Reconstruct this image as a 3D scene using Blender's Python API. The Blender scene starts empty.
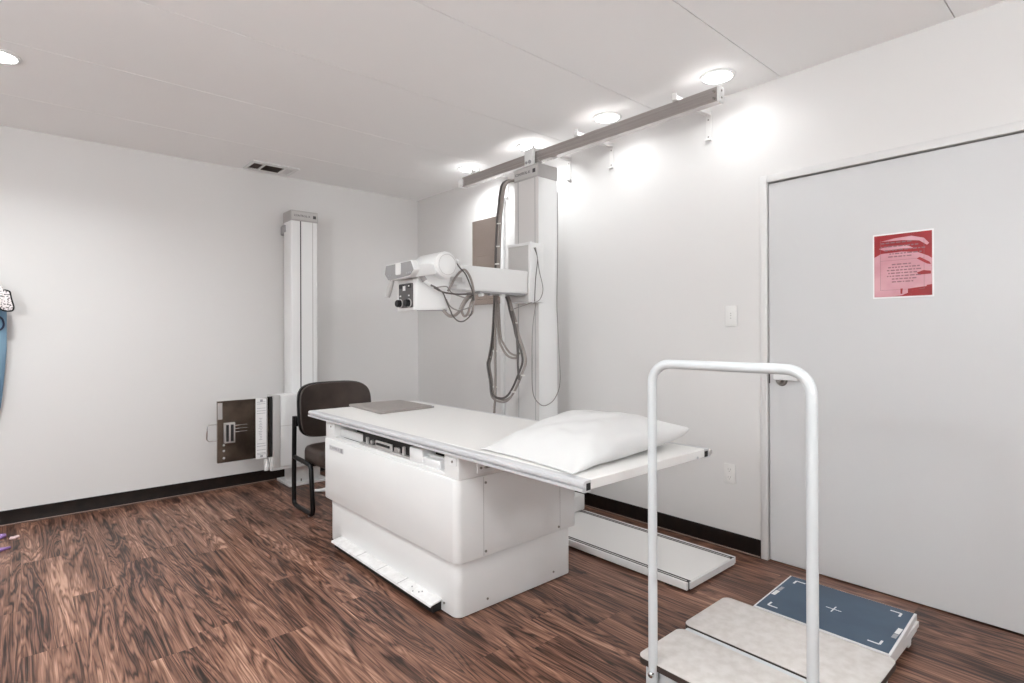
import bpy, bmesh, math, random
from mathutils import Vector, Matrix, noise
random.seed(7)
SC = bpy.context.scene
COL = SC.collection
PI = math.pi

# ------------------------------------------------------------------ materials
def mat(name, col, rough=.5, metal=0., spec=.5, bump=None, emit=None, coat=0.):
    m = bpy.data.materials.new(name); m.use_nodes = True
    b = m.node_tree.nodes['Principled BSDF']
    b.inputs['Base Color'].default_value = (*col, 1)
    b.inputs['Roughness'].default_value = rough
    b.inputs['Metallic'].default_value = metal
    b.inputs['Specular IOR Level'].default_value = spec
    if coat: b.inputs['Coat Weight'].default_value = coat
    if emit:
        b.inputs['Emission Color'].default_value = (*emit[0], 1)
        b.inputs['Emission Strength'].default_value = emit[1]
    if bump:
        sc, st = bump
        nt = m.node_tree
        tc = nt.nodes.new('ShaderNodeTexCoord'); n = nt.nodes.new('ShaderNodeTexNoise'); bp = nt.nodes.new('ShaderNodeBump')
        n.inputs['Scale'].default_value = sc; n.inputs['Detail'].default_value = 4
        bp.inputs['Strength'].default_value = st; bp.inputs['Distance'].default_value = .004
        nt.links.new(tc.outputs['Object'], n.inputs['Vector']); nt.links.new(n.outputs['Fac'], bp.inputs['Height'])
        nt.links.new(bp.outputs['Normal'], b.inputs['Normal'])
    return m

def mottled(name, c1, c2, scale, rough=.5, metal=0., stretch=(1, 1, 1), spec=.5, detail=5, lo=.35, hi=.65, bump=0):
    m = mat(name, c1, rough, metal, spec)
    nt = m.node_tree; b = nt.nodes['Principled BSDF']
    tc = nt.nodes.new('ShaderNodeTexCoord'); mp = nt.nodes.new('ShaderNodeMapping'); n = nt.nodes.new('ShaderNodeTexNoise'); r = nt.nodes.new('ShaderNodeValToRGB')
    mp.inputs['Scale'].default_value = stretch
    n.inputs['Scale'].default_value = scale; n.inputs['Detail'].default_value = detail
    r.color_ramp.elements[0].position = lo; r.color_ramp.elements[0].color = (*c1, 1)
    r.color_ramp.elements[1].position = hi; r.color_ramp.elements[1].color = (*c2, 1)
    nt.links.new(tc.outputs['Object'], mp.inputs['Vector']); nt.links.new(mp.outputs['Vector'], n.inputs['Vector'])
    nt.links.new(n.outputs['Fac'], r.inputs['Fac']); nt.links.new(r.outputs['Color'], b.inputs['Base Color'])
    if bump:
        bp = nt.nodes.new('ShaderNodeBump'); bp.inputs['Strength'].default_value = bump; bp.inputs['Distance'].default_value = .002
        nt.links.new(n.outputs['Fac'], bp.inputs['Height']); nt.links.new(bp.outputs['Normal'], b.inputs['Normal'])
    return m

def wood_floor():
    m = mat('walnut_planks', (.1, .05, .035), .36, 0, .32)
    nt = m.node_tree; N = nt.nodes; Lk = nt.links; b = N['Principled BSDF']
    def math_(op, a, c=None, d=None):
        n = N.new('ShaderNodeMath'); n.operation = op
        for i, v in enumerate((a, c, d)):
            if v is None: continue
            if isinstance(v, (int, float)): n.inputs[i].default_value = v
            else: Lk.new(v, n.inputs[i])
        return n.outputs[0]
    tc = N.new('ShaderNodeTexCoord'); sp = N.new('ShaderNodeSeparateXYZ'); Lk.new(tc.outputs['Object'], sp.inputs[0])
    X, Y = sp.outputs[0], sp.outputs[1]
    W, LEN = .19, 1.22
    row = math_('FLOOR', math_('DIVIDE', X, W))
    wn = N.new('ShaderNodeTexWhiteNoise'); wn.noise_dimensions = '1D'; Lk.new(row, wn.inputs['W'])
    yo = math_('ADD', math_('DIVIDE', Y, LEN), wn.outputs['Value'])
    cell = math_('FLOOR', yo)
    wn2 = N.new('ShaderNodeTexWhiteNoise'); wn2.noise_dimensions = '2D'
    cv = N.new('ShaderNodeCombineXYZ'); Lk.new(row, cv.inputs[0]); Lk.new(cell, cv.inputs[1]); Lk.new(cv.outputs[0], wn2.inputs['Vector'])
    rnd = wn2.outputs['Value']
    # grain space: across, along, plank offset
    def grain(ax, ay, off, scale, detail, dist, rough=.55):
        c = N.new('ShaderNodeCombineXYZ')
        Lk.new(math_('MULTIPLY', X, ax), c.inputs[0]); Lk.new(math_('MULTIPLY', Y, ay), c.inputs[1]); Lk.new(math_('MULTIPLY', rnd, off), c.inputs[2])
        n = N.new('ShaderNodeTexNoise'); n.inputs['Scale'].default_value = scale; n.inputs['Detail'].default_value = detail
        n.inputs['Distortion'].default_value = dist; n.inputs['Roughness'].default_value = rough
        Lk.new(c.outputs[0], n.inputs['Vector']); return n.outputs['Fac']
    field = grain(3.4, .30, 9, 1.25, 3, .42, .5)                 # slow field: its level lines draw the cathedral figure
    rings = math_('ABSOLUTE', math_('SINE', math_('MULTIPLY', field, 66)))
    rings2 = math_('ABSOLUTE', math_('SINE', math_('MULTIPLY', math_('ADD', field, math_('MULTIPLY', grain(13, .55, 5, 1.5, 3, .3), .22)), 125)))
    fine = grain(75, 1.3, 4, 1.6, 5, .4, .65)
    mid = grain(8, .45, 13, 1.2, 4, .6)
    v = math_('ADD', math_('MULTIPLY', rings, .30), math_('MULTIPLY', rings2, .27))
    v = math_('ADD', v, math_('MULTIPLY', math_('SUBTRACT', mid, .5), 1.15))
    v = math_('ADD', v, math_('MULTIPLY', math_('SUBTRACT', fine, .5), .95))
    v = math_('ADD', v, math_('MULTIPLY', math_('SUBTRACT', rnd, .5), .07))
    v = math_('ADD', v, .13)
    r = N.new('ShaderNodeValToRGB'); e = r.color_ramp.elements
    e[0].position = .05; e[0].color = (.010, .0055, .004, 1)
    e[1].position = .95; e[1].color = (.46, .27, .19, 1)
    for p, c in ((.26, (.040, .017, .011)), (.44, (.125, .056, .036)), (.68, (.235, .118, .079))):
        q = e.new(p); q.color = (*c, 1)
    Lk.new(v, r.inputs['Fac'])
    # plank joints
    fx = math_('FRACT', math_('DIVIDE', X, W)); fy = math_('FRACT', yo)
    jx = math_('LESS_THAN', fx, .008); jy = math_('LESS_THAN', fy, .0016)
    j = math_('MAXIMUM', jx, jy)
    mx = N.new('ShaderNodeMix'); mx.data_type = 'RGBA'
    Lk.new(math_('MULTIPLY', j, .35), mx.inputs['Factor']); Lk.new(r.outputs['Color'], mx.inputs['A']); mx.inputs['B'].default_value = (.02, .011, .008, 1)
    Lk.new(mx.outputs['Result'], b.inputs['Base Color'])
    rr = math_('ADD', math_('MULTIPLY', fine, .12), .30); Lk.new(rr, b.inputs['Roughness'])
    bp = N.new('ShaderNodeBump'); bp.inputs['Strength'].default_value = .12; bp.inputs['Distance'].default_value = .002
    Lk.new(math_('SUBTRACT', fine, j), bp.inputs['Height']); Lk.new(bp.outputs['Normal'], b.inputs['Normal'])
    return m

M = dict(
    wall=mat('white_wall_paint', (.69, .676, .667), .62, bump=(90, .05)),
    ceiling=mat('white_ceiling_panel', (.93, .925, .92), .7, bump=(60, .04)),
    floor=wood_floor(),
    base=mottled('dark_vinyl_baseboard', (.006, .0035, .003), (.013, .007, .005), 14, .4, spec=.25),
    shine_strip=mat('painted_skirting_shine', (.22, .15, .12), .5),  # shine along the skirting foot, painted in as a tan strip
    door=mat('white_door_laminate', (.605, .603, .607), .4, bump=(50, .02)),
    frame=mat('white_door_frame', (.67, .66, .655), .4),
    gap=mat('dark_gap', (.02, .017, .016), .8),
    white=mat('white_powder_coat', (.765, .765, .762), .33),
    white2=mat('white_enamel', (.80, .805, .81), .3),
    ivory=mat('ivory_laminate_top', (.80, .79, .775), .42),
    rim=mat('pale_grey_aluminium_rim', (.58, .58, .595), .4, .1),
    seam=mat('grey_seam', (.35, .34, .34), .6),
    screw=mat('steel_screw', (.30, .28, .26), .35, .8),
    grey=mat('light_grey_plastic', (.50, .485, .475), .45),
    grey2=mat('mid_grey_plastic', (.34, .335, .34), .5),
    channel=mat('grey_column_channel', (.66, .64, .63), .4),
    dark=mat('dark_slot', (.012, .011, .011), .6),
    alum=mottled('brushed_aluminium', (.44, .405, .39), (.53, .495, .48), 3, .24, .9, (40, .4, 40)),
    alum2=mat('satin_aluminium', (.60, .58, .57), .35, .7),
    chrome=mat('chrome', (.75, .75, .75), .12, 1),
    steel=mottled('steel_with_brown_reflection', (.50, .42, .375), (.54, .455, .41), 1.5, .2, .9, (1, 1, 3)),  # brown of the reflected room put into the sheet's colour
    tray=mottled('tray_with_brown_reflection', (.10, .075, .06), (.22, .17, .135), 6, .22, .9, (1, 1, 1), detail=6),  # reflected wood floor put into the tray's brown colour
    vinyl=mottled('dark_brown_vinyl', (.022, .0135, .0105), (.048, .032, .026), 6, .38, 0, (1, 1, 1), bump=.12, spec=.4),
    piping=mat('dark_vinyl_piping', (.06, .045, .04), .35),
    black=mat('black_enamel', (.004, .004, .0045), .3, spec=.3),
    cable=mat('grey_cable', (.30, .265, .245), .5),
    cable2=mat('dark_grey_cable', (.10, .088, .084), .5),
    wire=mat('thin_grey_wire', (.27, .25, .24), .5),
    tie=mat('white_cable_tie', (.75, .73, .7), .5),
    pad=mottled('taupe_plastic_plate', (.285, .258, .24), (.315, .285, .268), 40, .5),
    linen=mat('white_pillowcase', (.665, .663, .66), .85, bump=(220, .10)),
    speck=mottled('speckled_beige_laminate', (.57, .535, .505), (.655, .625, .60), 26, .5, detail=9, lo=.36, hi=.64),
    edge=mat('dark_brown_edge_band', (.045, .032, .028), .45),
    stoolwhite=mat('white_stool_enamel', (.61, .635, .65), .28, coat=.3),
    blue=mottled('slate_blue_mat', (.043, .075, .118), (.055, .092, .14), 7, .5),
    print_white=mat('white_print', (.80, .80, .80), .6),
    print_grey=mat('grey_print', (.36, .36, .38), .6),
    print_dark=mat('dark_print', (.05, .045, .05), .6),
    sign_red=mottled('red_laminated_print', (.25, .009, .013), (.33, .016, .020), 10, .35, 0, (1, 1, 1), bump=.5, spec=.25),
    sign_glare=mottled('painted_pink_glare', (.52, .22, .26), (.63, .33, .37), 8, .30, 0, (1, 1, 1), bump=.5),
    sign_white=mat('white_paper_border', (.86, .85, .85), .5),
    sign_line=mat('grey_print_line', (.22, .10, .12), .6),
    denim=mottled('blue_lead_apron_vinyl', (.11, .22, .34), (.24, .40, .53), 5, .5, 0, (5, 1, .5)),
    navy=mat('navy_binding', (.012, .018, .05), .5),
    floral=mottled('black_and_white_floral_print', (.03, .025, .028), (.80, .74, .74), 95, .6, 0, (1, 1, 1), detail=3, lo=.42, hi=.47),
    purple=mat('lilac_plastic', (.28, .16, .40), .4),
    pinkish=mat('pale_pink_paper', (.75, .55, .55), .6),
    ventshade=mat('brown_vent_shade', (.16, .125, .11), .7),
    plate=mat('ivory_switch_plate', (.76, .75, .735), .35),
    cap=mat('grey_cap_plastic', (.40, .385, .375), .45),
    face=mat('grey_console_face', (.27, .265, .265), .5),
    panelgrey=mat('charcoal_control_panel', (.085, .08, .08), .45),
    bracket=mat('white_bracket_paint', (.76, .745, .735), .5),
    lens=mat('lit_lamp_lens', (1, 1, 1), .5, emit=((.97, .985, 1), 17.0)),
    screen=mat('pale_screen', (.72, .71, .70), .3),
    pedalw=mottled('scuffed_white_pedal', (.70, .69, .68), (.80, .79, .785), 30, .4),
)

# ------------------------------------------------------------------ mesh builder
class MB:
    def __init__(s): s.bm = bmesh.new(); s.mi = 0
    def _take(s, tmp):
        me = bpy.data.meshes.new('t'); tmp.to_mesh(me); tmp.free()
        n0 = len(s.bm.faces); s.bm.from_mesh(me); bpy.data.meshes.remove(me)
        s.bm.faces.ensure_lookup_table()
        for f in s.bm.faces[n0:]: f.material_index = s.mi
        return s
    def slot(s, i): s.mi = i; return s
    def box(s, x0, x1, y0, y1, z0, z1, bev=0., seg=2):
        t = bmesh.new(); bmesh.ops.create_cube(t, size=1)
        for v in t.verts: v.co = Vector(((x0+x1)/2+v.co.x*(x1-x0), (y0+y1)/2+v.co.y*(y1-y0), (z0+z1)/2+v.co.z*(z1-z0)))
        if bev: bmesh.ops.bevel(t, geom=t.edges[:], offset=bev, segments=seg, affect='EDGES', profile=.5)
        return s._take(t)
    def prism(s, pts, axis, a0, a1, bev=0., seg=2, hole=None):
        """extrude a 2-D outline along axis; pts in the two other axes in xyz order"""
        t = bmesh.new()
        def P(p, a): return {'x': (a, p[0], p[1]), 'y': (p[0], a, p[1]), 'z': (p[0], p[1], a)}[axis]
        A = [t.verts.new(P(p, a0)) for p in pts]; B = [t.verts.new(P(p, a1)) for p in pts]
        n = len(pts)
        fa = t.faces.new(A); fb = t.faces.new(B[::-1])
        for i in range(n): t.faces.new((A[i], B[i], B[(i+1) % n], A[(i+1) % n]))
        bmesh.ops.recalc_face_normals(t, faces=t.faces[:])
        if bev:
            ed = [e for e in list(fa.edges)+list(fb.edges)]
            bmesh.ops.bevel(t, geom=list(set(ed)), offset=bev, segments=seg, affect='EDGES', profile=.5)
        return s._take(t)
    def rbox(s, x0, x1, y0, y1, z0, z1, r, bev=.004, n=6):
        return s.prism(rrect(x0, x1, y0, y1, r, n), 'z', z0, z1, bev)
    def tube(s, pts, r, n=10, closed=False, smooth=0):
        P = [Vector(p) for p in pts]
        if smooth: P = spline(P, smooth, closed)
        t = bmesh.new(); rings = []; up = None; N = len(P)
        for i, p in enumerate(P):
            if closed: d = (P[(i+1) % N]-P[i-1]).normalized()
            else: d = (P[min(i+1, N-1)]-P[max(i-1, 0)]).normalized()
            if up is None:
                up = d.orthogonal().normalized()
            up = (up-d*up.dot(d))
            up = up.normalized() if up.length > 1e-6 else d.orthogonal().normalized()
            sd = d.cross(up)
            rr = r[i] if isinstance(r, (list, tuple)) else r
            rings.append([t.verts.new(p+(up*math.cos(a)+sd*math.sin(a))*rr) for a in [2*PI*k/n for k in range(n)]])
        for i in range(N if closed else N-1):
            A, B = rings[i], rings[(i+1) % N]
            for k in range(n): t.faces.new((A[k], A[(k+1) % n], B[(k+1) % n], B[k]))
        if not closed: t.faces.new(rings[0][::-1]); t.faces.new(rings[-1])
        bmesh.ops.recalc_face_normals(t, faces=t.faces[:])
        return s._take(t)
    def cyl(s, p0, p1, r, n=24, bev=0.):
        p0, p1 = Vector(p0), Vector(p1)
        if not bev: return s.tube([p0, p1], r, n)
        d = (p1-p0).normalized()
        b = bev
        return s.tube([p0, p0+d*b*.3, p0+d*b, p1-d*b, p1-d*b*.3, p1], [r-b, r-b*.3, r, r, r-b*.3, r-b], n)
    def lathe(s, prof, c, axis='z', n=32):
        t = bmesh.new(); rings = []
        for (r, h) in prof:
            ring = []
            for k in range(n):
                a = 2*PI*k/n; u, v = r*math.cos(a), r*math.sin(a)
                ring.append(t.verts.new(Vector(c)+Vector({'z': (u, v, h), 'y': (u, h, v), 'x': (h, u, v)}[axis])))
            rings.append(ring)
        for A, B in zip(rings, rings[1:]):
            for k in range(n): t.faces.new((A[k], A[(k+1) % n], B[(k+1) % n], B[k]))
        bmesh.ops.remove_doubles(t, verts=t.verts[:], dist=1e-6)
        bmesh.ops.recalc_face_normals(t, faces=t.faces[:])
        return s._take(t)
    def grid(s, fn, nu, nv, wrap=False):
        t = bmesh.new()
        V = [[t.verts.new(fn(i/nu, j/nv)) for j in range(nv+1)] for i in range(nu+1)]
        for i in range(nu):
            for j in range(nv): t.faces.new((V[i][j], V[i+1][j], V[i+1][j+1], V[i][j+1]))
        return s._take(t)
    def text(s, txt, size, mtx, depth=.0012, align='CENTER'):
        cu = bpy.data.curves.new('f', 'FONT'); cu.body = txt; cu.size = size; cu.extrude = depth; cu.align_x = align; cu.align_y = 'CENTER'
        cu.resolution_u = 3
        o = bpy.data.objects.new('f', cu); COL.objects.link(o)
        bpy.context.view_layer.update()
        dg = bpy.context.evaluated_depsgraph_get()
        me = bpy.data.meshes.new_from_object(o.evaluated_get(dg))
        bpy.data.objects.remove(o); bpy.data.curves.remove(cu)
        me.transform(mtx)
        n0 = len(s.bm.faces); s.bm.from_mesh(me); bpy.data.meshes.remove(me); s.bm.faces.ensure_lookup_table()
        for f in s.bm.faces[n0:]: f.material_index = s.mi
        return s
    def weld(s):
        bmesh.ops.remove_doubles(s.bm, verts=s.bm.verts[:], dist=1e-5); bmesh.ops.recalc_face_normals(s.bm, faces=s.bm.faces[:]); return s

def rrect(x0, x1, y0, y1, r, n=6):
    out = []
    for cx, cy, a0 in ((x1-r, y1-r, 0), (x0+r, y1-r, 90), (x0+r, y0+r, 180), (x1-r, y0+r, 270)):
        for k in range(n+1):
            a = math.radians(a0+90*k/n); out.append((cx+r*math.cos(a), cy+r*math.sin(a)))
    return out

def spline(P, sub, closed=False):
    out = []; N = len(P)
    for i in range(N if closed else N-1):
        g = (lambda k: P[k % N]) if closed else (lambda k: P[max(0, min(N-1, k))])
        p0, p1, p2, p3 = g(i-1), g(i), g(i+1), g(i+2)
        for k in range(sub):
            t = k/sub
            out.append(.5*((2*p1)+(p2-p0)*t+(2*p0-5*p1+4*p2-p3)*t*t+(3*p1-p0-3*p2+p3)*t**3))
    if not closed: out.append(P[-1].copy())
    return out

def wpos(o):
    v = Vector((0, 0, 0))
    while o: v += o.location; o = o.parent
    return v

def obj(name, mb, mats, parent=None, loc=None, angle=38, label=None):
    me = bpy.data.meshes.new(name)
    off = wpos(parent) if parent else Vector((0, 0, 0))
    l = Vector(loc) if loc else Vector((0, 0, 0))
    mb.bm.transform(Matrix.Translation(-(off+l)))
    mb.bm.to_mesh(me); mb.bm.free()
    for m in (mats if isinstance(mats, (list, tuple)) else [mats]): me.materials.append(M[m] if isinstance(m, str) else m)
    for p in me.polygons: p.use_smooth = True
    if angle < 180: me.set_sharp_from_angle(angle=math.radians(angle))
    o = bpy.data.objects.new(name, me); COL.objects.link(o); o.location = l
    if parent: o.parent = parent
    if label: o['label'] = label
    return o

def obj_each(name, mb, mats, parent, **kw):
    """the separate pieces of a builder, each linked as an object of its own"""
    bm = mb.bm; bm.verts.index_update(); seen = set(); out = []
    bm.verts.ensure_lookup_table()
    for v0 in bm.verts:
        if v0.index in seen: continue
        stack, isl = [v0], []
        seen.add(v0.index)
        while stack:
            v = stack.pop(); isl.append(v)
            for e in v.link_edges:
                w_ = e.other_vert(v)
                if w_.index not in seen: seen.add(w_.index); stack.append(w_)
        t = bmesh.new(); mp = {v: t.verts.new(v.co) for v in isl}
        for f in {f for v in isl for f in v.link_faces}:
            g = t.faces.new([mp[v] for v in f.verts]); g.material_index = f.material_index
        m2 = MB(); m2.bm.free(); m2.bm = t
        out.append(obj(name, m2, mats, parent, **kw))
    bm.free(); return out

def tag(o, label, cat, group=None):
    o['label'] = label; o['category'] = cat
    if group: o['group'] = group
    return o
def thing(name, loc, label, cat, group=None):
    o = bpy.data.objects.new(name, None); o.empty_display_size = .1; COL.objects.link(o); o.location = loc
    return tag(o, label, cat, group)
def struct(name, mb, mats, parent=None, angle=38):
    o = obj(name, mb, mats, parent, angle=angle)
    if not parent: o['kind'] = 'structure'
    return o
def face_mtx(pos, right, up):
    r, u = Vector(right).normalized(), Vector(up).normalized(); n = r.cross(u)
    m = Matrix((r, u, n)).transposed().to_4x4(); m.translation = Vector(pos); return m

# ------------------------------------------------------------------ room
XR, YB, ZC = 3.167, 5.091, 2.703
XL, YF = -1.75, -1.6
struct('floor', MB().box(XL-.1, XR+.25, YF-.1, YB+.1, -.12, 0), 'floor')
ce = MB()
seams = [-1.7, -.95, -.205, .553, 1.318, 2.045, 2.82, 3.62, 4.42]
edges = [YF-.1]+seams[1:]+[YB+.1]
for a, b_ in zip(edges, edges[1:]): ce.box(XL-.1, XR+.25, a+.0028, b_-.0028, ZC, ZC+.03)
ce.box(XL-.1, XR+.25, YF-.1, YB+.1, ZC+.028, ZC+.12)
struct('ceiling', ce, 'ceiling')
struct('wall_back', MB().box(XL-.1, XR+.25, YB, YB+.1, 0, ZC), 'wall')
D0, D1, DT = .17, 1.40, 2.134               # door opening along the right wall
w = MB(); w.box(XR, XR+.12, D1, YB, 0, ZC); w.box(XR, XR+.12, YF, D0, 0, ZC); w.box(XR, XR+.12, D0, D1, DT, ZC)
struct('wall_right', w, 'wall')
struct('wall_left', MB().box(XL-.1, XL, YF, YB, 0, ZC), 'wall')
struct('wall_front', MB().box(XL-.1, XR+.25, YF-.1, YF, 0, ZC), 'wall')
b = MB().prism([(YB, 0), (YB-.014, 0), (YB-.010, .012), (YB-.010, .098), (YB-.007, .101), (YB, .101)], 'x', XL, XR-.010)
b.slot(1).tube([(XL, YB-.0135, .006), (XR-.02, YB-.0135, .006)], .0045, 6)
struct('baseboard_back', b, ['base', 'shine_strip'])
b = MB().prism([(XR, 0), (XR-.014, 0), (XR-.010, .012), (XR-.010, .098), (XR-.007, .101), (XR, .101)], 'y', D1+.040, YB-.010)
b.slot(1).tube([(XR-.0135, D1+.041, .006), (XR-.0135, YB-.02, .006)], .0045, 6)
struct('baseboard_right', b, ['base', 'shine_strip'])
# door
d1 = bpy.data.objects.new('door_1', None); COL.objects.link(d1); d1.location = (XR, D1, 0); d1['kind'] = 'structure'
obj('door_slab', MB().box(XR+.002, XR+.046, D0+.012, D1-.008, .007, DT-.010, .0015, 1), 'door', d1)
fr = MB()
fr.box(XR-.012, XR+.10, D1-.002, D1+.038, 0, DT+.038, .003)
fr.box(XR-.012, XR+.10, D0-.038, D0+.002, 0, DT+.038, .003)
fr.box(XR-.012, XR+.10, D0+.002, D1-.002, DT-.002, DT+.038, .003)
fr.slot(1).box(XR+.053, XR+.11, D0, D1, 0, DT)
obj('door_frame', fr, ['frame', 'gap'], d1)
h = MB(); h.slot(0)
h.lathe([(0, .0), (.032, .0), (.032, .006), (.026, .014), (.013, .016), (.013, .05), (0, .052)], (XR+.008, 1.325, 1.02), 'x')
for v in h.bm.verts: v.co.x = 2*(XR+.008)-v.co.x
bmesh.ops.reverse_faces(h.bm, faces=h.bm.faces[:])
h.slot(1).prism(rrect(1.215, 1.345, 1.026, 1.058, .008, 4), 'x', XR-.058, XR-.036, .004)
h.slot(2).box(XR-.001, XR+.008, D1-.012, D1-.007, 1.00, 1.07)
obj('door_handle', h, ['screw', 'white', 'gap'], d1)

# sign on the door
sg = thing('door_sign', (XR+.008, .76, 1.45), 'red laminated notice with painted pink glare taped on the white door', 'sign')
SX = XR+.002
obj('border', MB().box(SX-.0015, SX, .634, .880, 1.450, 1.765), 'sign_white', sg)
obj('red_print', MB().box(SX-.0025, SX-.0015, .641, .874, 1.457, 1.758), 'sign_red', sg)
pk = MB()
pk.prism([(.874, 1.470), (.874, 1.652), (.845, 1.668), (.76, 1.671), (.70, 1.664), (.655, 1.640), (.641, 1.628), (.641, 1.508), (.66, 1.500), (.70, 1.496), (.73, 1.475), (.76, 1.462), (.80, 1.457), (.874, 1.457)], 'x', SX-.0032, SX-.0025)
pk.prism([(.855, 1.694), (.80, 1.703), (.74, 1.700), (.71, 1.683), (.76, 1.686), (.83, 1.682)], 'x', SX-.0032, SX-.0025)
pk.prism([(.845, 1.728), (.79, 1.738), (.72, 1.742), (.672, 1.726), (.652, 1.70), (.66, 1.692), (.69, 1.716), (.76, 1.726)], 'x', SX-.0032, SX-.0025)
obj_each('pink_glare', pk, 'sign_glare', sg)  # pink glare patches painted over the red laminate
tx = MB()
random.seed(5)
for k, (z, y0, y1) in enumerate([(1.718, .845, .72), (1.700, .845, .69), (1.682, .83, .67), (1.664, .81, .69), (1.650, .815, .72), (1.612, .80, .73), (1.598, .815, .69), (1.584, .82, .68), (1.570, .815, .70), (1.556, .82, .69), (1.542, .80, .70), (1.528, .80, .71)]):
    y = y0
    while y > y1:
        wl = random.uniform(.006, .02)
        tx.box(SX-.0039, SX-.0032, y-wl, y, z-.0028, z+.0028); y -= wl+.0045
for a, b_, c, d in ((.848, .847, 1.49, 1.735), (.672, .671, 1.49, 1.72), (.671, .848, 1.489, 1.490), (.671, .848, 1.632, 1.633)):
    tx.box(SX-.0037, SX-.0032, min(a, b_), max(a, b_), c, d)
obj('printed_lines', tx, 'sign_line', sg)
rd = MB()
rd.prism([(.765, 1.494), (.765, 1.470), (.758, 1.468), (.756, 1.494)], 'x', SX-.0039, SX-.0032)
rd.prism([(.735, 1.492), (.69, 1.497), (.69, 1.488), (.718, 1.484), (.722, 1.466), (.735, 1.464)], 'x', SX-.0039, SX-.0032)
rd.prism([(.70, 1.565), (.675, 1.575), (.645, 1.570), (.645, 1.556), (.69, 1.555)], 'x', SX-.0039, SX-.0032)
rd.prism([(.688, 1.638), (.65, 1.612), (.645, 1.60), (.66, 1.604), (.70, 1.632)], 'x', SX-.0039, SX-.0032)
rd.prism([(.662, 1.505), (.645, 1.507), (.645, 1.480), (.66, 1.484)], 'x', SX-.0039, SX-.0032)
obj_each('red_marks', rd, 'sign_red', sg)

# switch and outlet
sw = thing('light_switch', (XR, 1.613, 1.325), 'small ivory switch plate on the wall beside the door frame', 'light switch')
obj('plate', MB().prism(rrect(1.577, 1.649, 1.324, 1.446, .006, 3), 'x', XR-.007, XR, .002), 'plate', sw)
t = MB().box(XR-.009, XR-.007, 1.597, 1.629, 1.350, 1.420, .001, 1)
t.slot(1)
for z in (1.372, 1.388, 1.400): t.cyl((XR-.0105, 1.613, z), (XR-.009, 1.613, z), .0038, 10)
obj('keypad', t, ['plate', 'grey'], sw)
ou = thing('wall_outlet', (XR, 1.626, .39), 'ivory electrical outlet low on the wall beneath the switch plate', 'outlet')
obj('plate', MB().prism(rrect(1.590, 1.662, .390, .506, .006, 3), 'x', XR-.007, XR, .002), 'plate', ou)
for z in (.425, .471):
    o_ = obj('socket', MB().prism(rrect(1.611, 1.641, z-.016, z+.016, .010, 4), 'x', XR-.009, XR-.007), 'plate', ou)
    sl = MB()
    for yy in (1.619, 1.633): sl.box(XR-.0096, XR-.009, yy-.0013, yy+.0013, z-.002, z+.008)
    sl.cyl((XR-.0096, 1.626, z-.009), (XR-.009, 1.626, z-.009), .003, 8)
    obj_each('slot', sl, 'seam', o_)

# ------------------------------------------------------------------ ceiling lights
LAMP = (.94, .985, 1)
def downlight(x, y, label, group=None, watts=1.5):
    t = thing('ceiling_light', (x, y, ZC), label, 'ceiling light', group)
    obj('trim_ring', MB().lathe([(.074, .0), (.094, .0), (.096, -.003), (.092, -.008), (.078, -.010), (.074, -.004)], (x, y, ZC-.0005), 'z', 40), 'white', t)
    obj('lens', MB().lathe([(.074, -.001), (.072, -.008), (.06, -.013), (.035, -.017), (.0, -.019)], (x, y, ZC-.0005), 'z', 32), 'lens', t)
    la = bpy.data.lights.new('lamp_glow', 'AREA'); la.shape = 'DISK'; la.size = .13; la.energy = watts; la.color = LAMP; la.spread = math.radians(150)
    lo = bpy.data.objects.new('lamp_glow', la); COL.objects.link(lo); lo.parent = t; lo.location = (0, 0, -.024)
    return t
gl = 'recessed lights along the right wall'
for y, watts, lb in ((1.544, 1.0, 'round recessed light nearest the door, above the end of the metal rail'),
              (2.315, 1.3, 'round recessed light second from the door, above the metal rail'),
              (3.065, 2.6, 'round recessed light above the tube column cap'),
              (3.817, 4.5, 'round recessed light above the far end of the metal rail')):
    downlight(2.885, y, lb, gl, watts)
downlight(-.085, 3.822, 'round recessed light cut off by the left edge of the photo', 'recessed lights along the left side', 16)
for x, y in ((-.085, 2.3), (-.085, 1.54), (-.085, .8), (-1.2, 3.82), (-1.2, 3.06), (-1.2, 2.3), (-1.2, 1.54), (-1.2, .8)):  # unseen downlights added to give more soft light
    downlight(x, y, 'unseen recessed ceiling light added for fill over the near part of the room', 'unseen recessed lights added for fill', 3)

# added uplighters outside the view wash the ceiling and room with soft fill
def uplighter(x, y, watts):
    t = thing('added_fill_lamp', (x, y, 0), 'unseen slim white uplighter added for fill light', 'floor lamp', 'unseen uplighters added for fill')
    obj('base', MB().lathe([(0, 0), (.14, 0), (.145, .006), (.14, .018), (.02, .026), (0, .026)], (x, y, 0), 'z', 32), 'white', t)
    obj('pole', MB().cyl((x, y, .02), (x, y, 1.72), .011, 14), 'white', t)
    obj('lamp_bowl', MB().lathe([(0, 1.71), (.05, 1.715), (.12, 1.75), (.165, 1.80), (.17, 1.81), (.16, 1.805), (.115, 1.757), (.045, 1.725), (0, 1.722)], (x, y, 0), 'z', 36), 'white', t)
    la = bpy.data.lights.new('bulb_glow', 'POINT'); la.shadow_soft_size = .12; la.energy = watts; la.color = LAMP
    lo = bpy.data.objects.new('bulb_glow', la); COL.objects.link(lo); lo.parent = t; lo.location = (0, 0, 1.91)
uplighter(-1.6, 1.0, 88)
uplighter(.5, -1.4, 72)

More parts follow.
